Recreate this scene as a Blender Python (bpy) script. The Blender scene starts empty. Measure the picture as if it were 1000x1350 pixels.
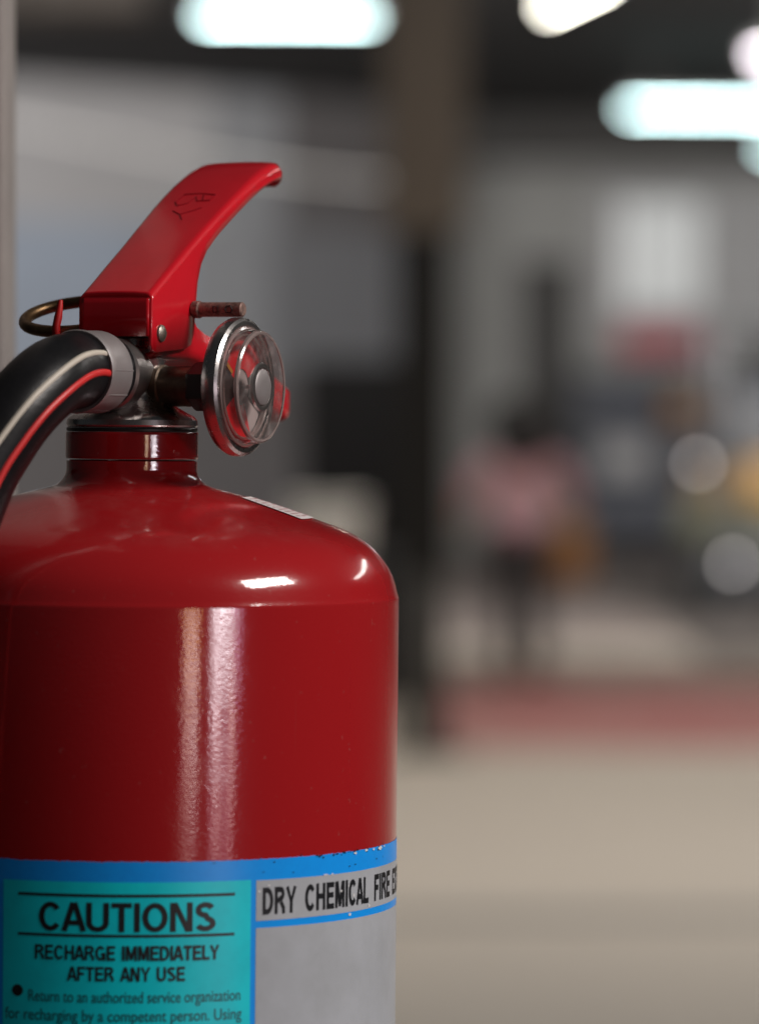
import bpy, bmesh, math, random
from mathutils import Vector, Matrix
R = math.radians
random.seed(7)
S = bpy.context.scene
COL = S.collection

# ------------------------------------------------------------------ camera
cam_d = bpy.data.cameras.new('camera')
cam = bpy.data.objects.new('camera', cam_d)
COL.objects.link(cam)
cam.location = (0.084, -1.434, 1.5)
cam.rotation_euler = (R(90 - 1.279), 0, 0)
cam_d.sensor_fit = 'HORIZONTAL'
cam_d.sensor_width = 24
cam_d.lens = 134.4
cam_d.clip_start = 0.05
cam_d.clip_end = 400
cam_d.dof.use_dof = True
cam_d.dof.focus_distance = 1.418
cam_d.dof.aperture_fstop = 6.4
S.camera = cam

# ------------------------------------------------------------------ world, exposure, large lamps
w = bpy.data.worlds.new('World'); S.world = w; w.use_nodes = True
bg = w.node_tree.nodes['Background']
bg.inputs[0].default_value = (0.9, 0.95, 1.0, 1); bg.inputs[1].default_value = 0.022
S.view_settings.view_transform = 'Standard'
S.view_settings.look = 'None'
S.view_settings.exposure = 0
S.view_settings.gamma = 1
S.cycles.use_denoising = True
S.cycles.max_bounces = 10
S.cycles.transmission_bounces = 10
S.cycles.sample_clamp_indirect = 6
S.cycles.caustics_reflective = False
S.cycles.caustics_refractive = False


def area(name, loc, target, sx, sy, radiance, col=(1, 1, 1)):
    l = bpy.data.lights.new(name, 'AREA')
    l.shape = 'RECTANGLE'; l.size = sx; l.size_y = sy
    l.energy = radiance * math.pi * sx * sy
    l.color = col
    o = bpy.data.objects.new(name, l); COL.objects.link(o)
    o.location = loc
    o.rotation_euler = (Vector(target) - Vector(loc)).to_track_quat('-Z', 'Y').to_euler()
    return o


def opening(az0, az1, z0, z1, radiance, col, d=4.2):
    if radiance < 2: d = 4.3
    """a bright stretch of the daylight opening behind the photographer, on the right"""
    a = R((az0 + az1) / 2); wdt = d * R(az1 - az0); zc = (z0 + z1) / 2
    return area('daylight_opening', (d * math.sin(a), -d * math.cos(a), zc), (0, 0, zc), wdt, z1 - z0, radiance, col)


# stretches of the street side opening (metres, degrees round the extinguisher)
for a0, a1, z0, z1, L_, c in (
        (26.0, 31.4, 1.165, 1.225, 11, (1, .76, .68)), (25.6, 28.0, 1.09, 1.15, 7, (1, .70, .58)), (28.8, 31.0, 1.05, 1.11, 14, (1, .80, .74)),
        (25.6, 27.4, 1.00, 1.06, 4.5, (1, .64, .50)), (26.6, 29.6, 0.945, 0.98, 3.5, (1, .66, .56)), (25.2, 32.6, 1.225, 1.30, 7, (1, .48, .08)),
        (39.2, 46.4, 1.225, 1.36, 32, (1, .93, .97)), (37.2, 40.0, 1.12, 1.235, 22, (1, .88, .92)), (40.6, 42.4, 1.13, 1.20, 9, (1, .80, .84)),
        (38.2, 41.2, 1.06, 1.095, 8, (1, .70, .62)), (37.4, 41.6, 1.01, 1.04, 5, (1, .62, .52)), (38.4, 42.0, 0.955, 0.985, 4.5, (1, .66, .56)), (37.4, 40.6, 0.91, 0.93, 3.5, (1, .60, .52)),
        (46.4, 50.4, 1.17, 1.36, 6, (.95, .55, .85)), (45.4, 47.4, 1.08, 1.16, 13, (1, .70, .60)), (44.8, 46.4, 1.00, 1.05, 7, (1, .66, .56)), (44.4, 46.0, 0.94, 0.97, 5, (1, .66, .56)),
        (36.4, 47.0, 0.86, 1.20, 1.6, (1, .60, .78)), (24.4, 32.0, 0.90, 1.20, 1.2, (1, .60, .70)),
        (26.5, 31.0, 1.38, 1.60, 8, (1, .72, .5)), (36.5, 46.0, 1.38, 1.60, 12, (1, .90, .97))):
    opening(a0, a1, z0, z1, L_ * .85, c)
# lamps of the loading bay, high on the right and overhead
area('bay_lamp', (2.51, -0.76, 3.33), (0, 0, 1.45), 1.15, 0.50, 51, (1, .93, .88))
area('bay_lamp', (2.5, 2.76, 2.85), (0, 0, 1.45), 1.7, 0.06, 20, (1, .95, .9))
# unseen fill lamps added above the hall floor to brighten it
for yy in (12.5, 19):
    area('hall_fill', (2.5, yy, 4.74), (2.5, yy, 0), 10, 3.4, 3.0, (1, .95, .885))
area('hall_fill', (-6.5, 24.0, 4.52), (-6.0, 38, 3.6), 5, 0.45, 170, (1, .98, .97))  # unseen lamp added to wash the left rear wall
area('hall_fill', (4.5, 25.0, 4.52), (4.0, 46, 3.6), 6, 0.45, 140, (1, .97, .94))  # unseen lamp added to wash the end wall


# ------------------------------------------------------------------ materials
def mat(name, base, rough=.5, metal=0, spec=.5, coat=0, coat_rough=.05, bump=0, bump_scale=200, var=0, var_scale=40,
        var_col=None, emit=None, emit_s=0, ior=1.5, trans=0, stretch=(1, 1, 1), rvar=0, space='Object'):
    m = bpy.data.materials.new(name); m.use_nodes = True
    nt = m.node_tree; b = nt.nodes['Principled BSDF']
    b.inputs['Base Color'].default_value = (*base, 1)
    b.inputs['Roughness'].default_value = rough
    b.inputs['Metallic'].default_value = metal
    b.inputs['Specular IOR Level'].default_value = spec
    b.inputs['Coat Weight'].default_value = coat
    b.inputs['Coat Roughness'].default_value = coat_rough
    b.inputs['IOR'].default_value = ior
    b.inputs['Transmission Weight'].default_value = trans
    if emit:
        b.inputs['Emission Color'].default_value = (*emit, 1)
        b.inputs['Emission Strength'].default_value = emit_s
    if bump or var or rvar:
        tc = nt.nodes.new('ShaderNodeTexCoord'); mp = nt.nodes.new('ShaderNodeMapping')
        mp.inputs['Scale'].default_value = stretch
        nt.links.new(tc.outputs[space], mp.inputs[0])
    if bump:
        n = nt.nodes.new('ShaderNodeTexNoise'); n.inputs['Scale'].default_value = bump_scale
        n.inputs['Detail'].default_value = 3
        nt.links.new(mp.outputs[0], n.inputs['Vector'])
        bp = nt.nodes.new('ShaderNodeBump'); bp.inputs['Strength'].default_value = 1
        bp.inputs['Distance'].default_value = bump
        nt.links.new(n.outputs[0], bp.inputs['Height'])
        nt.links.new(bp.outputs[0], b.inputs['Normal'])
        if coat: nt.links.new(bp.outputs[0], b.inputs['Coat Normal'])
    if var:
        n = nt.nodes.new('ShaderNodeTexNoise'); n.inputs['Scale'].default_value = var_scale
        n.inputs['Detail'].default_value = 6; n.inputs['Roughness'].default_value = .65
        nt.links.new(mp.outputs[0], n.inputs['Vector'])
        rm = nt.nodes.new('ShaderNodeMapRange')
        rm.inputs['From Min'].default_value = .42; rm.inputs['From Max'].default_value = .72
        rm.inputs['To Min'].default_value = 0; rm.inputs['To Max'].default_value = var
        nt.links.new(n.outputs[0], rm.inputs['Value'])
        mx = nt.nodes.new('ShaderNodeMix'); mx.data_type = 'RGBA'
        mx.inputs['A'].default_value = (*base, 1)
        mx.inputs['B'].default_value = (*(var_col or tuple(c * .6 for c in base)), 1)
        nt.links.new(rm.outputs[0], mx.inputs['Factor'])
        nt.links.new(mx.outputs['Result'], b.inputs['Base Color'])
        if rvar:
            r2 = nt.nodes.new('ShaderNodeMapRange')
            r2.inputs['To Min'].default_value = rough; r2.inputs['To Max'].default_value = rough + rvar
            nt.links.new(rm.outputs[0], r2.inputs['Value'])
            nt.links.new(r2.outputs[0], b.inputs['Roughness'])
    return m


def body_paint():
    """glossy red lacquer with orange peel, dust lying on the shoulder"""
    m = mat('red_lacquer', (.36, .012, .015), rough=.25, coat=.65, coat_rough=.03, spec=.1, bump=.00003, bump_scale=900,
            stretch=(1, 1, 1))
    nt = m.node_tree; b = nt.nodes['Principled BSDF']; b.inputs['Coat IOR'].default_value = 1.85
    tc = nt.nodes.new('ShaderNodeTexCoord')
    geo = nt.nodes.new('ShaderNodeNewGeometry')
    sep = nt.nodes.new('ShaderNodeSeparateXYZ'); nt.links.new(geo.outputs['Normal'], sep.inputs[0])
    up = nt.nodes.new('ShaderNodeMapRange'); up.inputs['From Min'].default_value = .72; up.inputs['From Max'].default_value = 1
    nt.links.new(sep.outputs['Z'], up.inputs['Value'])
    n = nt.nodes.new('ShaderNodeTexNoise'); n.inputs['Scale'].default_value = 45; n.inputs['Detail'].default_value = 8
    n.inputs['Roughness'].default_value = .7
    nt.links.new(tc.outputs['Object'], n.inputs['Vector'])
    r = nt.nodes.new('ShaderNodeMapRange'); r.inputs['From Min'].default_value = .46; r.inputs['From Max'].default_value = .75
    r.inputs['To Max'].default_value = .17
    nt.links.new(n.outputs[0], r.inputs['Value'])
    mu = nt.nodes.new('ShaderNodeMath'); mu.operation = 'MULTIPLY'
    nt.links.new(up.outputs[0], mu.inputs[0]); nt.links.new(r.outputs[0], mu.inputs[1])
    # fine specks of dirt everywhere
    n2 = nt.nodes.new('ShaderNodeTexNoise'); n2.inputs['Scale'].default_value = 420; n2.inputs['Detail'].default_value = 2
    nt.links.new(tc.outputs['Object'], n2.inputs['Vector'])
    r2 = nt.nodes.new('ShaderNodeMapRange'); r2.inputs['From Min'].default_value = .70; r2.inputs['From Max'].default_value = .80
    r2.inputs['To Max'].default_value = .25
    nt.links.new(n2.outputs[0], r2.inputs['Value'])
    ad = nt.nodes.new('ShaderNodeMath'); ad.operation = 'ADD'; ad.use_clamp = True
    nt.links.new(mu.outputs[0], ad.inputs[0]); nt.links.new(r2.outputs[0], ad.inputs[1])
    mx = nt.nodes.new('ShaderNodeMix'); mx.data_type = 'RGBA'
    n3 = nt.nodes.new('ShaderNodeTexNoise'); n3.inputs['Scale'].default_value = 26; n3.inputs['Detail'].default_value = 7
    n3.inputs['Roughness'].default_value = .7; n3.inputs['Distortion'].default_value = 1.5
    nt.links.new(tc.outputs['Object'], n3.inputs['Vector'])
    r3 = nt.nodes.new('ShaderNodeMapRange'); r3.inputs['From Min'].default_value = .42; r3.inputs['From Max'].default_value = .72
    r3.inputs['To Min'].default_value = .015; r3.inputs['To Max'].default_value = .16
    nt.links.new(n3.outputs[0], r3.inputs['Value']); nt.links.new(r3.outputs[0], b.inputs['Coat Roughness'])
    mp3 = nt.nodes.new('ShaderNodeMapping'); mp3.inputs['Rotation'].default_value = (.3, .5, .2); mp3.inputs['Scale'].default_value = (900, 900, 14)
    nt.links.new(tc.outputs['Object'], mp3.inputs[0])
    n4 = nt.nodes.new('ShaderNodeTexNoise'); n4.inputs['Scale'].default_value = 1; n4.inputs['Detail'].default_value = 1
    nt.links.new(mp3.outputs[0], n4.inputs['Vector'])
    r4 = nt.nodes.new('ShaderNodeMapRange'); r4.inputs['From Min'].default_value = .76; r4.inputs['From Max'].default_value = .84
    r4.inputs['To Max'].default_value = .12
    nt.links.new(n4.outputs[0], r4.inputs['Value'])
    ad2 = nt.nodes.new('ShaderNodeMath'); ad2.operation = 'ADD'; ad2.use_clamp = True
    nt.links.new(ad.outputs[0], ad2.inputs[0]); nt.links.new(r4.outputs[0], ad2.inputs[1]); ad = ad2
    mx.inputs['A'].default_value = (.36, .012, .015, 1); mx.inputs['B'].default_value = (.34, .20, .18, 1)
    nt.links.new(ad.outputs[0], mx.inputs['Factor'])
    nt.links.new(mx.outputs['Result'], b.inputs['Base Color'])
    return m


M = {}
M['red'] = body_paint()
M['red_lever'] = mat('red_enamel', (.62, .009, .02), rough=.3, coat=.6, coat_rough=.08, spec=.4, bump=.00003, bump_scale=500, var=.35,
                     var_scale=60, var_col=(.46, .007, .014))
M['red_plastic'] = mat('red_plastic', (.5, .012, .012), rough=.45)
M['label_blue'] = mat('label_blue', (.010, .33, .95), rough=.3, spec=.3, var=.5, var_scale=300, var_col=(.012, .28, .85))
M['label_teal'] = mat('label_teal', (.006, .70, .80), rough=.32, spec=.3, var=.9, var_scale=50, var_col=(.008, .56, .66))
M['label_grey'] = mat('label_grey', (.43, .455, .49), rough=.33, spec=.3, var=.9, var_scale=38, var_col=(.36, .38, .40))
M['ink'] = mat('printing_ink', (.012, .013, .016), rough=.4)
M['ink_soft'] = mat('small_print_ink', (.010, .11, .13), rough=.4)
M['marker'] = mat('marker_ink', (.22, .007, .014), rough=.9, spec=.1)
M['white'] = mat('white_paper', (.80, .74, .74), rough=.5)
M['print_pink'] = mat('faded_print', (.42, .16, .17), rough=.5)
M['chip'] = mat('bare_chip', (.75, .75, .75), rough=.4)
M['chrome'] = mat('worn_chrome', (.62, .60, .59), rough=.22, metal=1, var=.7, var_scale=80, var_col=(.22, .20, .19), rvar=.3, bump=.00003, bump_scale=300)
M['steel'] = mat('dull_steel', (.40, .37, .36), rough=.38, metal=1, var=.6, var_scale=120, var_col=(.22, .20, .19))
M['alu'] = mat('crimped_aluminium', (.33, .305, .305), rough=.5, metal=.6, bump=.00004, bump_scale=250)
M['brass'] = mat('tarnished_brass', (.17, .125, .09), rough=.4, metal=.8, var=.9, var_scale=120, var_col=(.05, .042, .035), rvar=.25, bump=.00006, bump_scale=300)
M['ringbrass'] = mat('old_brass', (.27, .17, .085), rough=.35, metal=.9, var=.9, var_scale=150, var_col=(.10, .06, .035), rvar=.2)
M['rust'] = mat('rusty_steel', (.30, .19, .16), rough=.6, metal=.4, var=1, var_scale=600, var_col=(.05, .03, .025), bump=.0001, bump_scale=700)
M['rubber'] = mat('black_rubber', (.007, .007, .008), rough=.36, spec=.3, bump=.00008, bump_scale=500, var=.5, var_scale=60, var_col=(.018, .018, .02))
M['stripe_white'] = mat('cream_stripe', (.58, .53, .45), rough=.45)
M['stripe_red'] = mat('red_stripe', (.62, .03, .03), rough=.4)
M['black'] = mat('black_plastic', (.014, .014, .015), rough=.4)
M['rivet'] = mat('rivet_zinc', (.33, .30, .26), rough=.4, metal=.8, var=.8, var_scale=400, var_col=(.15, .12, .09))

def clear_plastic(name, tint, lo, hi, edge):
    m = bpy.data.materials.new(name); m.use_nodes = True
    nt = m.node_tree; out = nt.nodes['Material Output']; nt.nodes.remove(nt.nodes['Principled BSDF'])
    tr = nt.nodes.new('ShaderNodeBsdfTransparent'); tr.inputs[0].default_value = (*tint, 1)
    gl = nt.nodes.new('ShaderNodeBsdfGlossy'); gl.inputs['Roughness'].default_value = .06
    df = nt.nodes.new('ShaderNodeBsdfDiffuse'); df.inputs[0].default_value = (.72, .66, .64, 1)
    lw = nt.nodes.new('ShaderNodeLayerWeight'); lw.inputs[0].default_value = .5
    pw = nt.nodes.new('ShaderNodeMath'); pw.operation = 'POWER'; pw.inputs[1].default_value = 4.0
    nt.links.new(lw.outputs['Facing'], pw.inputs[0])
    fr = nt.nodes.new('ShaderNodeMapRange'); fr.inputs['To Min'].default_value = lo; fr.inputs['To Max'].default_value = edge
    nt.links.new(pw.outputs[0], fr.inputs['Value'])
    n = nt.nodes.new('ShaderNodeTexNoise'); n.inputs['Scale'].default_value = 260; n.inputs['Detail'].default_value = 5
    tc = nt.nodes.new('ShaderNodeTexCoord'); nt.links.new(tc.outputs['Object'], n.inputs['Vector'])
    r = nt.nodes.new('ShaderNodeMapRange'); r.inputs['From Min'].default_value = .45; r.inputs['From Max'].default_value = .75
    r.inputs['To Min'].default_value = .05; r.inputs['To Max'].default_value = hi
    nt.links.new(n.outputs[0], r.inputs['Value'])
    a = nt.nodes.new('ShaderNodeMixShader'); b = nt.nodes.new('ShaderNodeMixShader')
    nt.links.new(r.outputs[0], a.inputs[0]); nt.links.new(tr.outputs[0], a.inputs[1]); nt.links.new(df.outputs[0], a.inputs[2])
    nt.links.new(fr.outputs[0], b.inputs[0]); nt.links.new(a.outputs[0], b.inputs[1]); nt.links.new(gl.outputs[0], b.inputs[2])
    nt.links.new(b.outputs[0], out.inputs[0])
    return m


M['lens'] = clear_plastic('clear_plastic', (.96, .92, .90), .07, .18, .75)
M['lens_wall'] = clear_plastic('clear_plastic_wall', (.90, .78, .76), .14, .30, .9)
M['rim'] = mat('thick_plastic_edge', (.50, .40, .38), rough=.15, trans=.55, coat=.5)
M['dial_dark'] = mat('dial_print_dark', (.04, .032, .03), rough=.45)
M['dial_red'] = mat('dial_print_red', (.62, .012, .02), rough=.45)
M['dial_green'] = mat('dial_print_green', (.25, .30, .05), rough=.45)
M['dial_grey'] = mat('dial_print_grey', (.42, .36, .36), rough=.45)
M['needle'] = mat('needle_yellow', (.45, .20, .03), rough=.45)
M['post'] = mat('grey_post_paint', (.30, .275, .26), rough=.6, var=.4, var_scale=30, bump=.0005, bump_scale=60)
# hall
M['floor'] = mat('worn_concrete', (.43, .375, .315), rough=.6, var=.6, var_scale=.35, var_col=(.37, .32, .27), space='Object')
M['bounce_absorber'] = mat('bounce_absorber', (.05, .048, .046), rough=.85, var=.5, var_scale=9)  # near-black tone that soaks up bounced light
M['floor_red'] = mat('red_floor_paint', (.30, .095, .09), rough=.6, var=.9, var_scale=.9, var_col=(.36, .24, .21))
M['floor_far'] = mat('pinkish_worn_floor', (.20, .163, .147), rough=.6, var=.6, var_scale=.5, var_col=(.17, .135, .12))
M['floor_shaded'] = mat('painted_floor_shade', (.095, .08, .072), rough=.7, var=.6, var_scale=.8, var_col=(.07, .06, .055))  # floor tone with the machine's shade mixed into the colour
M['drain'] = mat('drain_steel', (.22, .205, .19), rough=.6)
M['ceiling'] = mat('sooty_ceiling', (.035, .033, .032), rough=.9)
M['wall_grey'] = mat('grey_wall_paint', (.34, .335, .32), rough=.8, var=.6, var_scale=.6, var_col=(.24, .235, .225))
M['wall_light'] = mat('light_grey_wall', (.46, .45, .455), rough=.8, var=.6, var_scale=.5, var_col=(.38, .37, .37))
M['wall_blue'] = mat('blue_grey_panel', (.36, .41, .49), rough=.7, var=.7, var_scale=.6, var_col=(.25, .28, .33))
M['wall_half_shade'] = mat('half_shaded_wall', (.31, .315, .33), rough=.7, var=.5, var_scale=.8, var_col=(.26, .265, .28))  # wall grey darkened for the light's falloff
M['wall_shade'] = mat('shaded_wall', (.19, .19, .20), rough=.7, var=.5, var_scale=.8, var_col=(.15, .15, .16))  # wall grey darkened further, same falloff
M['wall_low'] = mat('grey_wall_base', (.13, .12, .12), rough=.8)
M['beam'] = mat('dark_beam', (.05, .046, .043), rough=.7)
M['beam_brown'] = mat('brown_beam', (.17, .155, .145), rough=.7)
M['col_brown'] = mat('brown_column_paint', (.13, .105, .085), rough=.6)
M['col_dark'] = mat('black_column_paint', (.018, .017, .016), rough=.8, spec=.2)
M['col_base'] = mat('grey_column_paint', (.05, .047, .043), rough=.6)
M['cabinet'] = mat('black_cabinet_paint', (.008, .008, .009), rough=.8, spec=.2)
M['box_white'] = mat('white_card', (.80, .78, .74), rough=.5)
M['housing'] = mat('lamp_housing', (.35, .35, .34), rough=.5)
M['tube_cool'] = mat('cool_tube_light', (.8, .8, .8), emit=(.72, 1, 1), emit_s=24)
M['tube_warm'] = mat('warm_tube_light', (.8, .8, .8), emit=(1, .96, .82), emit_s=38)
M['tube_pink'] = mat('pink_tube_light', (.8, .8, .8), emit=(1, .9, .97), emit_s=30)
M['window'] = mat('lit_window', (.22, .22, .22), rough=.3, emit=(.95, 1, .98), emit_s=.22)
M['frame'] = mat('window_frame', (.42, .41, .41), rough=.6)
M['sign_red'] = mat('red_sign_paint', (.44, .09, .11), rough=.6)
M['rack'] = mat('rack_paint', (.10, .105, .125), rough=.7)
M['yellow'] = mat('yellow_machine_paint', (.26, .135, .02), rough=.4)
M['machine'] = mat('dark_machine_paint', (.045, .046, .05), rough=.5)
M['olive'] = mat('olive_paint', (.045, .045, .022), rough=.6)
M['tyre'] = mat('tyre_rubber', (.02, .02, .02), rough=.7)
M['glint_glow'] = mat('glowing_glint', (.8, .8, .8), emit=(1, .92, .88), emit_s=3.6)  # small glow standing in for a bright metal glint
M['skin'] = mat('skin', (.42, .25, .18), rough=.5)
M['hair'] = mat('black_hair', (.010, .009, .009), rough=.5)
M['shirt'] = mat('pink_cotton', (.46, .27, .30), rough=.8)
M['trousers'] = mat('dark_trousers', (.035, .033, .035), rough=.85)
M['shoe'] = mat('dark_shoe', (.03, .03, .03), rough=.5)
M['bag'] = mat('orange_bag_cloth', (.27, .13, .045), rough=.7)


# ------------------------------------------------------------------ object helpers
def link(o, parent=None):
    COL.objects.link(o)
    if parent: o.parent = parent
    return o


def obj(name, bm, m, parent=None, origin=(0, 0, 0), smooth=True, angle=35, recalc=True):
    """link a bmesh (built in metres, shifted so that origin becomes its zero) as ONE mesh object"""
    if recalc: bmesh.ops.recalc_face_normals(bm, faces=bm.faces)
    me = bpy.data.meshes.new(name)
    bmesh.ops.translate(bm, verts=bm.verts, vec=-Vector(origin))
    bm.to_mesh(me); bm.free()
    me.materials.append(m)
    if smooth:
        for p in me.polygons: p.use_smooth = True
        me.set_sharp_from_angle(angle=R(angle))
    return link(bpy.data.objects.new(name, me), parent)


def thing(name, label, cat, loc=(0, 0, 0), rot=(0, 0, 0), group=None):
    o = link(bpy.data.objects.new(name, None))
    o.empty_display_size = .1
    o.location = loc; o.rotation_euler = rot
    o['label'] = label; o['category'] = cat
    if group: o['group'] = group
    return o


def tag(o, label, cat, group=None):
    o['label'] = label; o['category'] = cat
    if group: o['group'] = group
    return o


def frame(o, z, x=None):
    """matrix placing local z along a given axis at point o"""
    z = Vector(z).normalized()
    if x is None: x = Vector((0, 0, 1)) if abs(z.z) < .9 else Vector((1, 0, 0))
    x = (Vector(x) - z * Vector(x).dot(z)).normalized()
    y = z.cross(x)
    m = Matrix((x, y, z)).transposed().to_4x4(); m.translation = Vector(o)
    return m


def add_lathe(bm, prof, seg=64, m=Matrix(), closed=False):
    rows = []
    for r, h in prof:
        if r < 1e-6: rows.append([bm.verts.new(m @ Vector((0, 0, h)))])
        else: rows.append([bm.verts.new(m @ Vector((r * math.cos(2 * math.pi * k / seg), r * math.sin(2 * math.pi * k / seg), h))) for k in range(seg)])
    pairs = list(zip(rows, rows[1:]))
    if closed: pairs.append((rows[-1], rows[0]))
    for a, b in pairs:
        for k in range(seg):
            k2 = (k + 1) % seg
            if len(a) == 1 and len(b) == 1: continue
            if len(a) == 1: bm.faces.new((a[0], b[k], b[k2]))
            elif len(b) == 1: bm.faces.new((a[k], a[k2], b[0]))
            else: bm.faces.new((a[k], a[k2], b[k2], b[k]))
    return bm


def lathe(prof, seg=64, m=Matrix(), closed=False):
    return add_lathe(bmesh.new(), prof, seg, m, closed)


def add_box(bm, c, s, bevel=0, m=None, seg=2):
    r = bmesh.ops.create_cube(bm, size=1)
    vs = r['verts']
    for v in vs: v.co = Vector((v.co.x * s[0], v.co.y * s[1], v.co.z * s[2]))
    if bevel:
        es = list({e for v in vs for e in v.link_edges})
        rb = bmesh.ops.bevel(bm, geom=es, offset=bevel, segments=seg, profile=.5, affect='EDGES')
        vs = list({v for f in rb['faces'] for v in f.verts} | {v for v in vs if v.is_valid})
    for v in vs:
        v.co = v.co + Vector(c)
        if m is not None: v.co = m @ v.co
    return bm


def box(c, s, bevel=0, m=None, seg=2):
    return add_box(bmesh.new(), c, s, bevel, m, seg)


def catmull(pts, n=10):
    P = [Vector(p) for p in pts]; out = []
    Q = [P[0] * 2 - P[1]] + P + [P[-1] * 2 - P[-2]]
    for i in range(1, len(Q) - 2):
        a, b, c, d = Q[i - 1:i + 3]
        for k in range(n):
            t = k / n
            out.append(.5 * ((2 * b) + (c - a) * t + (2 * a - 5 * b + 4 * c - d) * t * t + (3 * b - a - 3 * c + d) * t ** 3))
    out.append(P[-1])
    return out


def frames(path, up):
    out = []; n = Vector(up)
    for i, p in enumerate(path):
        t = (path[min(i + 1, len(path) - 1)] - path[max(i - 1, 0)]).normalized()
        n = (n - t * n.dot(t)).normalized()
        out.append((p, t, n, t.cross(n)))
    return out


def add_tube(bm, path, r, seg=24, up=(0, 0, 1), cap=True, closed=False):
    path = [Vector(p) for p in path]
    fr = frames(path, up); rows = []
    for i, (p, t, n, b) in enumerate(fr):
        rr = r[i] if isinstance(r, (list, tuple)) else r
        rows.append([bm.verts.new(p + (n * math.cos(2 * math.pi * k / seg) + b * math.sin(2 * math.pi * k / seg)) * rr) for k in range(seg)])
    prs = list(zip(rows, rows[1:]))
    if closed: prs.append((rows[-1], rows[0]))
    for a, b in prs:
        for k in range(seg):
            bm.faces.new((a[k], a[(k + 1) % seg], b[(k + 1) % seg], b[k]))
    if cap and not closed:
        bm.faces.new(rows[0][::-1]); bm.faces.new(rows[-1])
    return bm


def tube(path, r, seg=24, up=(0, 0, 1), cap=True, closed=False):
    return add_tube(bmesh.new(), path, r, seg, up, cap, closed)


# ================================================================== THE SETTING
def struct(o):
    o['kind'] = 'structure'; return o


bm = bmesh.new(); add_box(bm, (0, 40, -.1), (120, 130, .2)); struct(obj('floor', bm, M['floor'], smooth=False))
bm = bmesh.new(); add_box(bm, (0, -7.5, .002), (60, 29, .012)); struct(obj('bounce_cut_floor', bm, M['bounce_absorber'], smooth=False))  # unseen dark sheet added to cut floor bounce onto the extinguisher
bm = bmesh.new(); add_box(bm, (0, 11.3, .002), (30, .22, .012)); struct(obj('floor_drain', bm, M['drain'], smooth=False))
bm = bmesh.new(); add_box(bm, (8.4, 20.2, .002), (16, 5.0, .012)); struct(obj('painted_floor_lane', bm, M['floor_red'], smooth=False))
bm = bmesh.new(); add_box(bm, (0, 27, 4.9), (40, 42, .2)); struct(obj('ceiling', bm, M['ceiling'], smooth=False))

bm = bmesh.new(); add_box(bm, (0, 6.15, 3.62), (40, .3, 2.40), .01); struct(obj('light_blocker', bm, M['ceiling'], smooth=False))  # unseen block added to hide the fill lamps from the extinguisher
bm = bmesh.new(); add_box(bm, (2, 35.6, .002), (50, 18, .012)); struct(obj('far_floor', bm, M['floor_far'], smooth=False))
bm = bmesh.new(); add_box(bm, (4.6, 30.5, .006), (5.0, 11, .012)); struct(obj('floor_shade_patch', bm, M['floor_shaded'], smooth=False))  # dark sheet that paints the machine's shade onto the floor
# back wall on the left, set a little askew
def wall(name, x0, y0, x1, y1, z0, z1, m, parent, th=.2):
    a = Vector((x0, y0, 0)); b = Vector((x1, y1, 0)); d = b - a; L = d.length
    ang = math.atan2(d.y, d.x)
    mm = Matrix.Translation(a) @ Matrix.Rotation(ang, 4, 'Z')
    return obj(name, box((L / 2, th / 2, (z0 + z1) / 2), (L, th, z1 - z0), 0, mm), m, parent, smooth=False)


wl = thing('back_wall', 'pale grey rear wall with a blue grey panelled band, at the left behind the extinguisher', 'wall')
wall('wall_base', -8, 36, .5, 43.6, 0, 1.9, M['wall_low'], wl)
def seg(a, b): return (a, 36 + (a + 8) * .894, b, 36 + (b + 8) * .894)
wall('wall_panel', *seg(-8, -1.9), 1.9, 3.45, M['wall_blue'], wl, .18)
wall('wall_panel', *seg(-1.9, -1.05), 1.9, 3.45, M['wall_half_shade'], wl, .18)  # panel tones step darker rightward: light falloff put into the colour
wall('wall_panel', *seg(-1.05, .5), 1.9, 3.45, M['wall_shade'], wl, .18)
wall('wall_top', *seg(-8, -1.6), 3.45, 4.8, M['wall_light'], wl, .2)
wall('wall_top', *seg(-1.6, -.9), 3.45, 4.8, M['wall_half_shade'], wl, .2)
wall('wall_top', *seg(-.9, .5), 3.45, 4.8, M['wall_low'], wl, .2)  # base tone reused to paint the shaded right end of the wall top
wr = thing('end_wall', 'dark grey end wall with a bright window, behind the person and the yellow machine', 'wall')
wall('wall_panel', .5, 46, 14, 46, 0, 4.8, M['wall_grey'], wr)
nb = obj('niche_shade', box((1.95, 45.95, 2.0), (.60, .1, 2.5), .01), M['beam'], wr)  # flat dark slab: the recess's shade is put into its colour
wb = obj('surround', box((4.35, 45.97, 3.25), (3.8, .06, 1.7), .01), M['frame'], wr)
wf = obj('window', box((3.2, 45.93, 3.3), (1.06, .08, 1.32), .01), M['frame'], wr)
for k in range(4):
    obj('pane', box((3.2 - .36 + .24 * k, 45.89, 3.3), (.215, .03, 1.20), .004), M['window'], wf, smooth=False)
sg = obj('notice_board', box((3.25, 45.85, 2.36), (1.0, .06, .34), .01), M['sign_red'])
tag(sg, 'dull red board fixed below the bright window on the end wall', 'board')
bm_ = obj('roof_beam', box((7, 45.2, 4.56), (13.5, .5, .46), .02), M['beam'])
tag(bm_, 'dark roof beam running along the top of the end wall', 'beam')
dt = thing('air_duct', 'brownish grey air duct in the top left corner above the wall', 'duct', (-4.2, 22, 3.74))
obj('duct_body', box((-4.2, 22, 4.1), (6.0, .5, .72), .03), M['beam_brown'], dt, (-4.2, 22, 3.74))
for k in range(4): obj('flange', box((-6.6 + k * 1.6, 22, 4.1), (.05, .56, .78), .008), M['beam_brown'], dt, (-4.2, 22, 3.74))
rk = thing('storage_rack', 'blue grey storage rack against the end wall below the red board', 'rack', (3.9, 44.9, 0))
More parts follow.
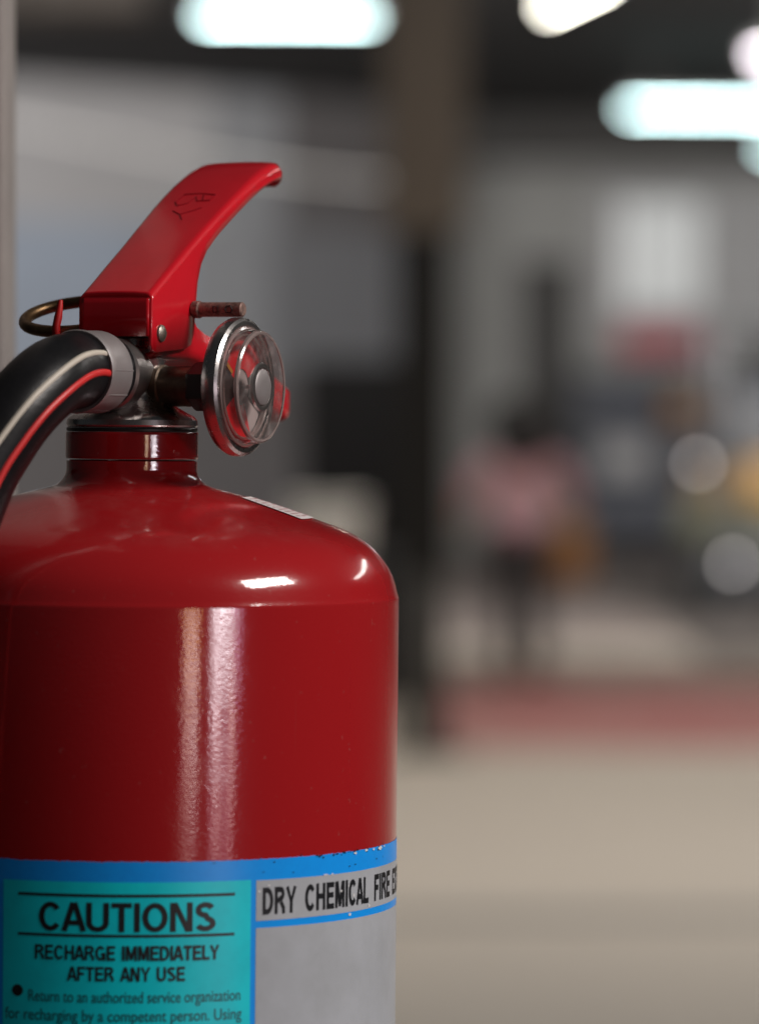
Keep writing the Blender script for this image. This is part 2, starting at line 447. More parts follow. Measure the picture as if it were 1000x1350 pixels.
RO = (3.9, 44.9, 0)
obj('back_sheet', box((3.9, 45.2, 1.05), (3.4, .02, 1.9), 0), M['rack'], rk, RO, smooth=False)
for k in range(4): obj('shelf', box((3.9, 44.9, .3 + k * .55), (3.4, .55, .04), .005), M['rack'], rk, RO)
for sx in (-1.68, 0, 1.68):
    for sy in (-.27, .25): obj('upright', box((3.9 + sx, 44.9 + sy, 1.0), (.05, .05, 2.0), .004), M['machine'], rk, RO)
cb = obj('hanging_cable', tube(catmull([(-3.2, 33, 3.95), (-1.9, 33.2, 3.70), (-.6, 33.5, 3.50), (.6, 34, 3.43)], 8), .012, 8), M['box_white'])
tag(cb, 'thin pale cable sloping across the wall above the extinguisher lever', 'cable')

# steel column in the middle distance
ct = thing('steel_column', 'tall steel column, black below and brown above, standing right of the extinguisher', 'column', (.30, 17.5, 0))
obj('shaft', box((.28, 17.5, 3.56), (.36, .26, 2.48), .012), M['col_brown'], ct, (.3, 17.5, 0))
obj('dark_sheath', box((.28, 17.5, 1.56), (.24, .22, 1.52), .012), M['col_dark'], ct, (.3, 17.5, 0))
obj('pedestal', box((.29, 17.5, .41), (.18, .2, .78), .012), M['col_base'], ct, (.3, 17.5, 0))
obj('base_plate', box((.30, 17.5, .012), (.34, .34, .024), .004), M['col_base'], ct, (.3, 17.5, 0))

# tall dark cabinet, with a pale box on a bench in front
cbn = thing('metal_cabinet', 'tall black metal cabinet standing left of the steel column', 'cabinet', (-.02, 21, 0))
obj('carcass', box((-.02, 21, .94), (.62, .5, 1.72), .015), M['cabinet'], cbn, (-.02, 21, 0))
for k in (-1, 1):
    d = obj('door', box((-.02 + k * .152, 20.735, .94), (.29, .03, 1.64), .006), M['cabinet'], cbn, (-.02, 21, 0))
    obj('handle', box((-.02 + k * .035, 20.71, 1.0), (.015, .025, .16), .004), M['steel'], d, (-.02, 21, 0))
obj('plinth', box((-.02, 21, .04), (.58, .46, .08), 0), M['cabinet'], cbn, (-.02, 21, 0))
bn = thing('work_bench', 'dark work bench in front of the black cabinet, just above the extinguisher shoulder', 'bench', (-.35, 18.6, 0))
obj('bench_top', box((-.35, 18.6, .83), (1.1, .6, .05), .006), M['machine'], bn, (-.35, 18.6, 0))
for sx in (-.48, .48):
    for sy in (-.24, .24):
        obj('leg', box((-.35 + sx, 18.6 + sy, .402), (.05, .05, .804), .004), M['machine'], bn, (-.35, 18.6, 0))
wbx = thing('white_box', 'pale cardboard box lying on the dark work bench', 'box', (-.2, 18.45, .856))
obj('carton', box((-.16, 18.45, .971), (.34, .3, .23), .02), M['box_white'], wbx, (-.2, 18.45, .856))
obj('lid', box((-.16, 18.45, 1.098), (.355, .315, .025), .008), M['box_white'], wbx, (-.2, 18.45, .856))


def carton(x, y, z, sx, sy, sz, m, label, name='carton'):
    t = thing(name, label, 'box', (x, y, z))
    obj('tray', box((0, 0, sz * .43), (sx, sy, sz * .86), .012), m, t)
    obj('lid', box((0, 0, sz * .92), (sx * 1.03, sy * 1.03, sz * .16), .008), m, t)


carton(4.35, 44.8, 1.972, .62, .42, .30, M['col_base'], 'dark low carton on top of the blue grey rack')
carton(3.45, 44.8, 1.422, .50, .42, .36, M['bag'], 'brown carton on the upper shelf of the blue grey rack')
carton(4.55, 44.8, 1.422, .50, .42, .40, M['wall_blue'], 'blue grey carton on the upper shelf of the rack, right side')
carton(2.75, 44.8, .872, .55, .42, .36, M['frame'], 'light grey carton on the middle shelf of the rack, left side')


# tube lamps hanging under the roof
def tube_lamp(loc, rz, L, m, label):
    t = thing('tube_lamp', label, 'lamp', loc, (0, 0, rz), 'fluorescent tube lamps under the roof')
    obj('housing', box((0, 0, .055), (L + .08, .075, .05), .008), M['housing'], t)
    obj('glass_tube', tube([(-L / 2, 0, 0), (L / 2, 0, 0)], .014, 16, (0, 1, 0)), m, t)
    for s in (-1, 1):
        obj('end_cap', box((s * (L / 2 + .02), 0, .012), (.04, .035, .06), .006), M['housing'], t)
        obj('hanger_rod', tube([(s * L * .35, 0, .08), (s * L * .35, 0, 4.80 - loc[2])], .006, 8, (0, 1, 0)), M['housing'], t)
    return t


def px(x, y, d):
    return (.084 + (x - 500) * d / 5600, -1.434 + d, 1.5 - (y - 550) * d / 5600)


tube_lamp((-.57, 28.6, 4.32), R(3), 1.18, M['tube_cool'], 'cool white tube lamp hanging left of the column, above the lever')
tube_lamp((1.425, 27.4, 4.37), R(-80.7), 2.0, M['tube_warm'], 'warm white tube lamp seen nearly end on, right of the column')
tube_lamp((3.10, 37.6, 4.32), R(4), 1.5, M['tube_cool'], 'cool white tube lamp hanging lowest over the bright window')
tube_lamp((3.60, 31.6, 4.30), R(6), 1.2, M['tube_pink'], 'pinkish white tube lamp cut by the right edge, in front of the lowest lamp')
tube_lamp((4.66, 42.6, 4.28), R(4), 1.2, M['tube_cool'], 'far tube lamp half hidden under the others at the right edge')


# yellow machine at the right, with small glowing discs in place of bright glints
fk = thing('yellow_forklift', 'yellow machine with a dark cage and round glowing glints, at the right edge', 'forklift', (2.95, 30.5, 0))
FO = (2.95, 30.5, 0)
obj('chassis', box((2.95, 30.5, .45), (.95, 1.9, .40), .05), M['machine'], fk, FO)
obj('hood', box((3.06, 30.0, .98), (.62, .8, .42), .10), M['yellow'], fk, FO)
obj('counterweight', box((2.95, 31.45, .75), (.95, .35, .8), .1), M['yellow'], fk, FO)
obj('apron', box((2.75, 29.56, .75), (.95, .06, .26), .02), M['olive'], fk, FO)
for sx in (-.42, .42):
    for sy in (-.6, .75):
        obj('cage_post', box((2.95 + sx, 30.5 + sy, 1.45), (.06, .06, 1.4), .01), M['machine'], fk, FO)
cg = bmesh.new()
for k in range(6): add_box(cg, (2.95, 29.92 + k * .26, 2.16), (.9, .07, .05), .008)
obj('cage_roof', cg, M['machine'], fk, FO)
obj('seat', box((2.95, 30.7, 1.05), (.45, .45, .12), .04), M['machine'], fk, FO)
obj('seat_back', box((2.95, 30.95, 1.35), (.45, .1, .55), .04), M['machine'], fk, FO)
for sx in (-.3, .3):
    obj('mast_rail', box((2.95 + sx, 29.40, 1.02), (.08, .1, 1.9), .01), M['machine'], fk, FO)
for sx in (-.46, .46):
    for sy in (-.62, .66):
        mm = frame((2.95 + sx - .09, 30.5 + sy, .27), (1, 0, 0))
        wv = obj('wheel', lathe([(.12, .0), (.22, .0), (.27, .03), (.27, .15), (.22, .18), (.12, .18)], 32, mm, True), M['tyre'], fk, FO)
        obj('rim', lathe([(0, .02), (.12, .02), (.12, .16), (0, .16)], 24, mm), M['olive'], wv, FO)
def add_glint(x, y, z, r, parent, origin):
    h = obj('glint_cup', lathe([(0, .06), (r * .8, .05), (r * 1.25, 0), (r * 1.25, -.015), (r, -.015)], 24, frame((x, y, z), (0, 1, 0))), M['machine'], parent, origin)
    obj('glint_disc', lathe([(r, -.012), (r * .7, -.022), (0, -.028)], 24, frame((x, y, z), (0, 1, 0))), M['glint_glow'], h, origin)
add_glint(2.39, 29.33, 1.165, .026, fk, FO)
add_glint(2.64, 29.33, .435, .027, fk, FO)


# ------------------------------------------------------------------ person, seen from behind
def skin_obj(name, verts, edges, radii, m, parent, root=0, sub=2):
    me = bpy.data.meshes.new(name)
    me.from_pydata([Vector(v) for v in verts], edges, [])
    o = link(bpy.data.objects.new(name, me), parent)
    sk = o.modifiers.new('skin', 'SKIN'); sk.use_smooth_shade = True
    for i, r in enumerate(radii):
        rr = r if isinstance(r, tuple) else (r, r)
        me.skin_vertices[0].data[i].radius = rr
        me.skin_vertices[0].data[i].use_root = (i == root)
    ss = o.modifiers.new('sub', 'SUBSURF'); ss.levels = sub; ss.render_levels = sub
    me.materials.append(m)
    return o


def chain(V, E, Rr, start, pts):
    prev = start
    for p, r in pts:
        V.append(p); Rr.append(r); E.append((prev, len(V) - 1)); prev = len(V) - 1
    return prev


PX, PY = .87, 22.5
ps = thing('person', 'person with long black hair, pink top and dark trousers, back turned, beyond the red lane', 'person', (PX, PY, 0), (0, 0, R(12)))
ps.scale = (1.12, 1.05, .91)
V = [(0, 0, .92)]; E = []; Q = [(.135, .10)]
chest = chain(V, E, Q, 0, [((0, .0, 1.06), (.125, .09)), ((0, .01, 1.22), (.145, .10)), ((0, .0, 1.34), (.15, .085))])
neck = chain(V, E, Q, chest, [((0, 0, 1.43), .05), ((0, .015, 1.49), .052)])
head = chain(V, E, Q, neck, [((0, .03, 1.56), (.07, .08)), ((0, .02, 1.62), (.075, .092)), ((0, .015, 1.675), (.06, .07))])
for s in (-1, 1):
    hip = chain(V, E, Q, 0, [((s * .09, 0, .86), .088), ((s * .095, .015, .66), .072), ((s * .09, .02, .48), .054), ((s * .088, -.01, .32), .052), ((s * .085, -.02, .10), .035), ((s * .085, .0, .045), .035), ((s * .09, .12, .028), .028)])
    el = (s * .29, .02 if s < 0 else .0, 1.06)
    ha = (s * .25, .20, 1.02) if s < 0 else (s * .27, .16, .90)
    sh = chain(V, E, Q, chest, [((s * .17, 0, 1.345), .06), ((s * .235, .0, 1.21), .045), (el, .037)])
    e = Vector(el); h = Vector(ha); d = (h - e).normalized()
    wr_ = chain(V, E, Q, sh, [(tuple(e + (h - e) * .5), .034), (tuple(h), .024), (tuple(h + d * .05), (.034, .02))])
    side = d.cross(Vector((0, 0, 1))).normalized()
    dn = Vector((0, 0, -1))
    for k, (off, ln) in enumerate(((-.028, .062), (-.009, .074), (.010, .070), (.028, .055))):
        b0 = h + d * .075 + side * off
        chain(V, E, Q, wr_, [(tuple(b0), .0095), (tuple(b0 + d * ln * .5 + dn * .008), .0085), (tuple(b0 + d * ln * .8 + dn * .03), .007)])
    tb = h + d * .03 + side * .035 * s
    chain(V, E, Q, wr_, [(tuple(tb), .011), (tuple(tb + d * .035 + side * .015 * s + dn * .01), .009)])
body = skin_obj('body', V, E, Q, M['skin'], ps)
# face
fc = bmesh.new()
add_tube(fc, [(0, .098, 1.625), (0, .118, 1.59), (0, .105, 1.58)], [.008, .013, .009], 10, (1, 0, 0))
obj('nose', fc, M['skin'], ps)
for s in (-1, 1):
    e_ = bmesh.new(); bmesh.ops.create_uvsphere(e_, u_segments=12, v_segments=8, radius=.011)
    bmesh.ops.translate(e_, verts=e_.verts, vec=(s * .03, .094, 1.615)); obj('eye', e_, M['white'], ps)
    e_ = bmesh.new(); bmesh.ops.create_uvsphere(e_, u_segments=12, v_segments=8, radius=.02)
    for v in e_.verts: v.co = Vector((v.co.x * .4 + s * .079, v.co.y * .8 + .015, v.co.z * 1.5 + 1.60))
    obj('ear', e_, M['skin'], ps)
obj('mouth', tube([(-.022, .097, 1.55), (0, .104, 1.548), (.022, .097, 1.55)], [.003, .006, .003], 8), M['dial_red'], ps)
# long hair down the back
V = [(0, -.02, 1.79)]; E = []; Q = [(.135, .12)]
chain(V, E, Q, 0, [((0, -.005, 1.70), (.18, .14)), ((0, -.02, 1.60), (.195, .13)), ((0, -.05, 1.50), (.185, .10)), ((0, -.085, 1.42), (.14, .065)), ((0, -.10, 1.35), (.09, .04))])
skin_obj('hair', V, E, Q, M['hair'], ps)
# top: torso with sleeves
V = [(0, 0, .86)]; E = []; Q = [(.175, .125)]
c1 = chain(V, E, Q, 0, [((0, 0, .98), (.158, .115)), ((0, .005, 1.10), (.15, .107)), ((0, .01, 1.24), (.168, .115)), ((0, 0, 1.345), (.162, .10)), ((0, 0, 1.40), (.075, .07))])
for s in (-1, 1):
    chain(V, E, Q, 4, [((s * .18, 0, 1.35), .072), ((s * .243, 0, 1.21), .062), ((s * .275, .01, 1.11), .058)])
skin_obj('pink_top', V, E, Q, M['shirt'], ps, root=2)
V = [(0, 0, .93)]; E = []; Q = [(.15, .115)]
for s in (-1, 1):
    chain(V, E, Q, 0, [((s * .092, 0, .84), .10), ((s * .097, .015, .66), .084), ((s * .092, .02, .48), .068), ((s * .09, -.01, .32), .064), ((s * .087, -.02, .11), .055)])
skin_obj('trousers', V, E, Q, M['trousers'], ps)
for s in (-1, 1):
    b_ = box((s * .088, .05, .035), (.085, .24, .066), .025, None, 3); obj('shoe', b_, M['shoe'], ps)
bgo = thing('orange_bag', 'orange cloth bag held at the right side of the person in pink', 'bag', (PX + .27, PY + .05, .55))
bb = bmesh.new(); add_box(bb, (0, 0, .17), (.26, .14, .34), .05, None, 3)
for v in bb.verts: v.co.x *= 1 + .25 * (.34 - v.co.z)
obj('sack', bb, M['bag'], bgo)
for s in (-1, 1):
    obj('strap', tube(catmull([(-.07, s * .04, .33), (-.04, s * .02, .42), (.04, s * .02, .42), (.07, s * .04, .33)], 6), .008, 8, (0, 1, 0)), M['bag'], bgo)

# ================================================================== grey post beside the extinguisher
po = thing('steel_post', 'grey painted steel post at the left edge, behind the extinguisher', 'post', (-.155, .225, 0))
obj('shaft', box((-.1597, .225, 2.4), (.20, .05, 4.796), .003, None, 3), M['post'], po, (-.155, .225, 0))
obj('base_plate', box((-.1597, .225, .006), (.32, .2, .012), .003), M['post'], po, (-.155, .225, 0))
hk = obj('hanger_arm', box((-.085, .130, 1.25), (.05, .14, .06), .004), M['steel'], po, (-.155, .225, 0))

# ================================================================== FIRE EXTINGUISHER
O = (0, 0, 1.0)
ex = thing('fire_extinguisher', 'glossy red dry chemical fire extinguisher with black hose, gauge and blue caution label', 'fire extinguisher',
           (-.0042, 0, 1.0), (0, R(.55), 0))
W = Vector((.914, -.407, 0)); L = Vector((.407, .914, 0)); Z = Vector((0, 0, 1))
W.normalize(); L.normalize()


def P(w, l, z):          # handle frame in mm: across, along, height
    return W * w * .001 + L * l * .001 + Z * z


prof = [(0, 1.003), (.05, 1.0), (.075, 1.0), (.084, 1.004), (.089, 1.012), (.0903, 1.02), (.0905, 1.03), (.0905, 1.2), (.0905, 1.40), (.0905, 1.430), (.0905, 1.4385), (.0905, 1.4388), (.0905, 1.4396), (.09048, 1.4400), (.09036, 1.44035), (.09018, 1.4408), (.0899, 1.4418), (.0893, 1.4443), (.0883, 1.4473), (.0868, 1.4502), (.0850, 1.4528), (.0828, 1.4555), (.0802, 1.4579), (.0771, 1.4600),
        (.0735, 1.4619), (.0696, 1.4635), (.065, 1.4651), (.0604, 1.4667), (.055, 1.4685), (.0494, 1.4703), (.0405, 1.4731), (.033, 1.4751), (.0275, 1.4764), (.0252, 1.4773), (.0236, 1.4788), (.0225, 1.4805), (.0221, 1.4822), (.0221, 1.4826), (.0221, 1.4852), (.0221, 1.4854), (.021, 1.4856)]
obj('cylinder_body', lathe(prof, 160), M['red'], ex, O, angle=50)
nk = [(.020, 1.4860), (.0221, 1.4860), (.0224, 1.4865), (.0224, 1.4868), (.0224, 1.4942), (.0224, 1.4945), (.0221, 1.4951), (.020, 1.4951)]
obj('neck_collar', lathe(nk, 96), M['red'], ex, O)
obj('gasket', lathe([(.018, 1.4952), (.0219, 1.4952), (.0221, 1.4955), (.0221, 1.4962), (.0219, 1.4965), (.018, 1.4965)], 96), M['black'], ex, O)
vb = [(.018, 1.4966), (.0216, 1.4966), (.0222, 1.4974), (.0220, 1.4992), (.0209, 1.5004), (.0185, 1.5016), (.0155, 1.5034), (.0128, 1.5056), (.0115, 1.5075), (.0110, 1.516),
      (.0110, 1.5195), (.0100, 1.5207), (.006, 1.5209), (.006, 1.5285), (0, 1.5285)]
obj('valve_body', lathe(vb, 96), M['chrome'], ex, O)
# hose outlet of the valve, pointing towards the viewer
zo = 1.5149
obj('hose_outlet', lathe([(.0105, .0), (.0105, .012), (.0122, .0125), (.0122, .0185), (.0108, .0195), (.0108, .0255)], 48, frame((0, 0, zo - .0005), -L)), M['steel'], ex, O)
# gauge branch
zg = 1.5105
obj('gauge_branch', lathe([(.0055, .003), (.0070, .008), (.0074, .0105), (.0074, .0120), (.0068, .0125), (.0068, .0235), (.006, .024)], 48, frame((0, 0, zg), W)), M['brass'], ex, O)
obj('gauge_nut', lathe([(.005, .0232), (.0076, .0232), (.0082, .0242), (.0082, .034), (.0072, .0352), (.005, .0352)], 6, frame((0, 0, zg), W)), M['black'], ex, O, angle=20)

# pressure gauge
GM = frame(W * .0360 + Z * zg, W)
pg = obj('pressure_gauge', lathe([(0, -.001), (.010, -.001), (.0195, -.0004), (.0222, .0008), (.0232, .0026), (.0233, .0042), (.0229, .0058), (.0219, .0066), (.0206, .0066), (.0202, .0056), (.0200, .0040), (0, .0040)], 96, GM), M['chrome'], ex, O)


def sector(a0, a1, r0, r1, h, n=20):
    b = bmesh.new(); A = []; B = []
    for i in range(n + 1):
        a = R(a0 + (a1 - a0) * i / n)
        A.append(b.verts.new(GM @ Vector((r0 * math.cos(a), r0 * math.sin(a), h))))
        B.append(b.verts.new(GM @ Vector((r1 * math.cos(a), r1 * math.sin(a), h))))
    for i in range(n): b.faces.new((A[i], B[i], B[i + 1], A[i + 1]))
    return b


# local x of GM is up, local y = W x Z
obj('dial_face', lathe([(0, .0044), (.0198, .0044)], 64, GM), M['dial_grey'], pg, O)
obj('dial_sector', sector(-60, 62, .006, .0196, .0047), M['dial_red'], pg, O, recalc=False)
obj('dial_sector', sector(62, 122, .006, .0196, .0047), M['dial_dark'], pg, O, recalc=False)
obj('dial_sector', sector(-122, -60, .006, .0196, .0047), M['dial_dark'], pg, O, recalc=False)
obj('dial_sector', sector(122, 205, .006, .0196, .0047), M['dial_red'], pg, O, recalc=False)
obj('needle', box((.0125, .001, .0054), (.006, .0014, .0004), 0, GM @ Matrix.Rotation(R(55), 4, 'Z')), M['needle'], pg, O, smooth=False)
lens = [(.0203, .0058), (.0200, .0066), (.0192, .0069), (.0190, .0075), (.0188, .0112), (.0185, .0120), (.0178, .0123), (.0168, .0121), (.012, .0121), (.0082, .0121)]
obj('lens', lathe(lens[4:], 96, GM), M['lens'], pg, O, angle=30)
obj('lens_wall', lathe([(.0201, .0066), (.0193, .0069), (.0190, .0075), (.0188, .0112)], 96, GM), M['lens_wall'], pg, O, angle=30)
obj('inner_ring', lathe([(.0176, .0050), (.0178, .0066), (.0172, .0070), (.0168, .0066), (.0168, .0050)], 64, GM), M['rim'], pg, O)
obj('lens_rim', lathe([(.0189, .0112), (.0187, .0120), (.0181, .01245), (.0175, .0123), (.0178, .0119), (.0184, .0114)], 96, GM, True), M['rim'], pg, O)
obj('lens_flange', lathe([(.0203, .0058), (.0201, .0068), (.0193, .0071), (.0190, .0068)], 96, GM), M['rim'], pg, O)
obj('hub_ring', lathe([(.0062, .0121), (.0066, .0128), (.0078, .0128), (.0082, .0121)], 48, GM), M['steel'], pg, O)
hb = obj('hub', lathe([(.0006, .0050), (.0006, .0119), (.0060, .0119), (.0060, .0128), (.0054, .0132), (.002, .0133), (0, .0133)], 48, GM), M['alu'], pg, O)
# stop knob behind the lens is the end of the carry handle

# ---- levers
def channel(st, up=1, r=3.0, z0=1.0):
    """st: (l, z_web, z_edge, half width) in mm / metres; a folded sheet channel, web on top (up=1) or below"""
    b = bmesh.new(); rows = []
    for l, zw, ze, hw in st:
        rr = min(r + max(0, min(1.2, (l - 50) * .05)) * (up > 0), abs(zw - ze) * 1000 * .8)
        pts = []
        side = [(hw, ze), (hw, ze + (zw - ze) * .5 - 0), (hw, zw - up * rr * .001)]
        arc = [(hw - rr + rr * math.cos(R(a)), zw - up * rr * .001 + up * rr * .001 * math.sin(R(a))) for a in (18, 36, 54, 72, 90)]
        right = side + arc
        top = [(hw * .5, zw + up * .0003), (0, zw + up * .0004), (-hw * .5, zw + up * .0003)]
        leftp = [(-x, z) for x, z in reversed(right)]
        pts = right + top + leftp
        rows.append([b.verts.new(P(x, l, z)) for x, z in pts])
    for A, B in zip(rows, rows[1:]):
        for k in range(len(A) - 1): b.faces.new((A[k], A[k + 1], B[k + 1], B[k]))
    return b, rows


def solid(o, t, off=-1):
    s = o.modifiers.new('sheet', 'SOLIDIFY'); s.thickness = t; s.offset = off; s.use_even_offset = False
    return o


zl = 1.5412
def ztop(s):
    T = [(0, 0), (8, 4.7), (16, 9.5), (25, 14.8), (33, 19.5), (42, 24.8), (50, 29.3), (57, 33.2), (63, 36.4), (71, 40.5), (78, 43.8), (84, 46.3), (90, 48.2), (94, 49.1), (97, 49.4), (99.5, 49.0), (101.5, 48.0), (103, 46.6), (104, 45.1), (104.5, 43.7)]
    for (a, b), (c, d) in zip(T, T[1:]):
        if a <= s <= c:
            return b + (d - b) * (s - a) / (c - a)
    return T[-1][1]


L0 = -13.0
st = []
for s, dep, hw in [(0.2, 17.0, 13.7), (1.5, 19.8, 13.7), (4, 21.8, 13.7), (10, 24.8, 13.7), (18, 29.0, 13.8), (25, 32.6, 13.8), (29, 33.6, 13.8), (31.2, 31, 13.9), (32.4, 22, 13.9),
                   (33.6, 15.0, 13.9), (36, 10.2, 14), (40, 7.8, 14.1), (46, 6.8, 14.3), (50, 6.4, 14.5), (56, 6.2, 14.8), (63, 6.0, 15), (67, 5.9, 15.2), (71, 5.8, 15.3), (75, 5.7, 15.4), (78, 5.6, 15.5), (84, 5.7, 15.6), (90, 5.9, 15.6),
                   (94, 6, 15.4), (97, 5.8, 14.8), (99.5, 5.4, 13.8), (101.5, 4.8, 12.4), (103, 4.0, 10.6), (104, 3.2, 8.6), (104.5, 2.4, 6.8)]:
    z = zl + ztop(s) * .001
    st.append((L0 + s, z, z - dep * .001, hw))
bmL, rowsL = channel(st, 1, 2.4)
# nose of the lever closed by the last row, front flap folded down
bmL.faces.new(rowsL[-1])
lev = solid(obj('operating_lever', bmL, M['red_lever'], ex, O, angle=40), .0014)
ff = bmesh.new()
hwf = 12.7
rowsf = []
for l, z in [(0.0, zl - .0141), (0.0, zl - .007), (0.0, zl - .0032), (0.35, zl - .0016), (1.2, zl - .0005), (2.4, zl + .0003), (4.0, zl + .0014)]:
    rowsf.append([ff.verts.new(P(x, L0 - .35 + l, z)) for x in (-hwf, -hwf + 1.2, 0, hwf - 1.2, hwf)])
for A, B in zip(rowsf, rowsf[1:]):
    for k in range(4): ff.faces.new((A[k], A[k + 1], B[k + 1], B[k]))
solid(obj('front_flap', ff, M['red_lever'], lev, O, angle=60), .0014)

# carry handle under the lever
st = []
for l, zt, zb, hw in [(-6, -14, -21, 12.0), (0, -13.0, -21.3, 12.0), (10, -11.5, -21.6, 12.0), (18, -6, -21.6, 12), (19.5, -4, -21.7, 12.0), (21.5, -7.5, -21.8, 12.0), (24, -10.3, -22, 12.1), (30, -12.6, -23.2, 12.3), (38, -14.5, -25.4, 12.6),
                      (50, -17.6, -29.3, 13.2), (64, -21.4, -33.8, 14), (78, -25.5, -37.5, 14.2), (88, -28.5, -40.3, 13.6), (95, -30.3, -41.8, 12.6), (100, -31.6, -42.4, 11.4), (104, -32.6, -42.4, 9.6), (106.5, -33.8, -41.8, 7.4), (108, -35.2, -40.6, 4.8), (108.6, -36.6, -39.4, 2.5)]:
    st.append((l, zl + zb * .001, zl + zt * .001, hw))
bmC, rowsC = channel(st, -1, 4.0)
bmC.faces.new(rowsC[-1])
solid(obj('carry_handle', bmC, M['red_lever'], ex, O, angle=40), .0014)
# rivet, pin, ring, seal
rv = bmesh.new()
for s in (-1, 1):
    add_lathe(rv, [(0, .0016), (.0016, .0014), (.0028, .0006), (.0030, 0)], 24, frame(P(s * 13.75, -6.2, zl - .0130), W * s))
add_tube(rv, [P(-13.7, -6.2, zl - .0130), P(13.7, -6.2, zl - .0130)], .0018, 12)
obj('rivet', rv, M['rivet'], ex, O)
zp = 1.5368
lp = 17.5
sp = obj('safety_pin', lathe([(0, 0), (.0022, 0), (.0025, .0004), (.0025, .0590), (.0021, .0594), (0, .0594)], 24, frame(P(-26.5, lp, zp), W)), M['rust'], ex, O)
obj('collar', lathe([(.0024, 0), (.0029, .0002), (.0030, .0024), (.0026, .0030)], 24, frame(P(14.0, lp, zp), W)), M['rust'], sp, O)
# letter punched on the pin
stp = bmesh.new()
def on_pin(w, a, rad=.00258):
    mm = frame(P(0, lp, zp), W); 
    return mm @ Vector((rad * math.sin(R(a)), rad * math.cos(R(a)), w * .001))
def pin_line(b, pts, h=.00022):
    add_tube(b, [on_pin(*p) for p in pts], h, 6)
pin_line(stp, [(22.6, -22), (24.2, -22), (24.2, 22), (22.6, 22), (22.6, -22)])
pin_line(stp, [(27.6, -25), (29.0, -28), (29.8, 0), (29.0, 28), (27.6, 25), (27.0, 0), (27.6, -25)])
obj('stamped_letters', stp, M['black'], sp, O)
# pull ring: lies nearly flat, hanging on the pin's far end
rc = P(-22.5, 4, 1.5343); ring = []
rx = (W * .9 - L * .0 + Z * .0); ry = (L * .93 + Z * .34).normalized(); rx = W.copy()
for k in range(72):
    a = 2 * math.pi * k / 72
    ring.append(rc + rx * (.0195 * math.cos(a)) + ry * (.0165 * math.sin(a)))
obj('pull_ring', tube(ring, .00205, 16, (0, 0, 1), False, True), M['ringbrass'], ex, O)
sealp = catmull([P(-20.2, -14.0, 1.5392), P(-20.3, -14.4, 1.5365), P(-20.6, -14.8, 1.5335), P(-21.2, -15, 1.5300), P(-21.4, -14.5, 1.5260)], 6)
obj('seal_tie', tube(sealp, [.0008 + .0006 * min(1, i / 12) for i in range(len(sealp))], 12), M['red_plastic'], ex, O)

# ---- hose
fs = -.0248
hp0 = L * -.040 + Z * zo
hpts = [L * -.022 + Z * zo, L * -.034 + Z * zo, L * -.046 + Z * (zo - .0001), (-.0236, -.0600, 1.5116), (-.0315, -.0715, 1.5028), (-.0382, -.078, 1.4925), (-.0448, -.0830, 1.4795), (-.0525, -.0870, 1.456), (-.060, -.0885, 1.42), (-.0665, -.0865, 1.36), (-.072, -.083, 1.28), (-.074, -.082, 1.20)]
hpath = catmull(hpts, 10)
HR = .0127
hose = obj('hose', tube(hpath, HR, 40, W), M['rubber'], ex, O, angle=60)
fr = frames(hpath, W)


def stripe(name, ang0, ang1, m, wdt=.0011):
    path = []
    N = len(fr)
    for i in range(14, N):
        p, t, n, b = fr[i]
        f = min(1, (i - 14) / 55)
        a = R(ang0 + (ang1 - ang0) * f)
        path.append(p + (n * math.cos(a) + b * math.sin(a)) * (HR - wdt * .45))
    return obj(name, tube(path, wdt, 12), m, hose, O)


# b = t x n ; with t = -L and n = W, b points down
stripe('cream_stripe', 27, 52, M['stripe_white'])
stripe('red_stripe', -4, 20, M['stripe_red'], .0013)
fp = [(HR - .0003, 0), (HR + .0009, -.0002), (HR + .0012, .0004), (HR + .0010, .003), (HR + .0010, .0085), (HR + .0011, .0112), (HR + .0006, .0120), (.0108, .0122)]
fmat = frame(L * (fs - .0155) + Z * zo, L)
fp2 = [(r, h * 1.25) for r, h in fp]
obj('hose_ferrule', lathe(fp2, 40, fmat), M['alu'], ex, O)
fs_ = bmesh.new()
for a in (-2, 34, 70):
    aa = R(a); dirr = (W * math.cos(aa) + Z * math.sin(-aa))
    add_tube(fs_, [L * (fs - .0150) + Z * zo + dirr * (HR + .0009), L * (fs - .0010) + Z * zo + dirr * (HR + .0009)], .0003, 6)
obj('crimp_ridge', fs_, M['alu'], ex, O)
nz = lathe([(.0125, 0), (.0150, .004), (.0150, .03), (.012, .04), (.016, .11), (.0165, .112), (.015, .112), (.0105, .04)], 40, frame((-.0741, -.0819, 1.206), (-.02, .01, -1)))
obj('nozzle', nz, M['black'], ex, O)


# ---- label wrapped on the cylinder
def patch(a0, a1, z0, z1, r, nseg=None, edge=0):
    n = nseg or max(2, int(abs(a1 - a0) / 2)); b = bmesh.new(); A = []; B = []
    for i in range(n + 1):
        a = R(a0 + (a1 - a0) * i / n)
        jt = random.uniform(-edge, edge) * 3 if edge and random.random() < .12 else random.uniform(-edge, edge)
        A.append(b.verts.new((r * math.sin(a), -r * math.cos(a), z0)))
        B.append(b.verts.new((r * math.sin(a), -r * math.cos(a), z1 + jt)))
    for i in range(n): b.faces.new((A[i], A[i + 1], B[i + 1], B[i]))
    return b


lab = obj('label', patch(-110, 150, 1.06, 1.3590, .09060, 520, .00010), M['label_blue'], ex, O, recalc=False)
obj('caution_panel', patch(-22.6, 28.9, 1.075, 1.3525, .09068), M['label_teal'], lab, O, recalc=False)
obj('title_panel', patch(30.1, 118, 1.3392, 1.3522, .09068), M['label_grey'], lab, O, recalc=False)
obj('blank_panel', patch(30.1, 118, 1.075, 1.3369, .09068), M['label_grey'], lab, O, recalc=False)


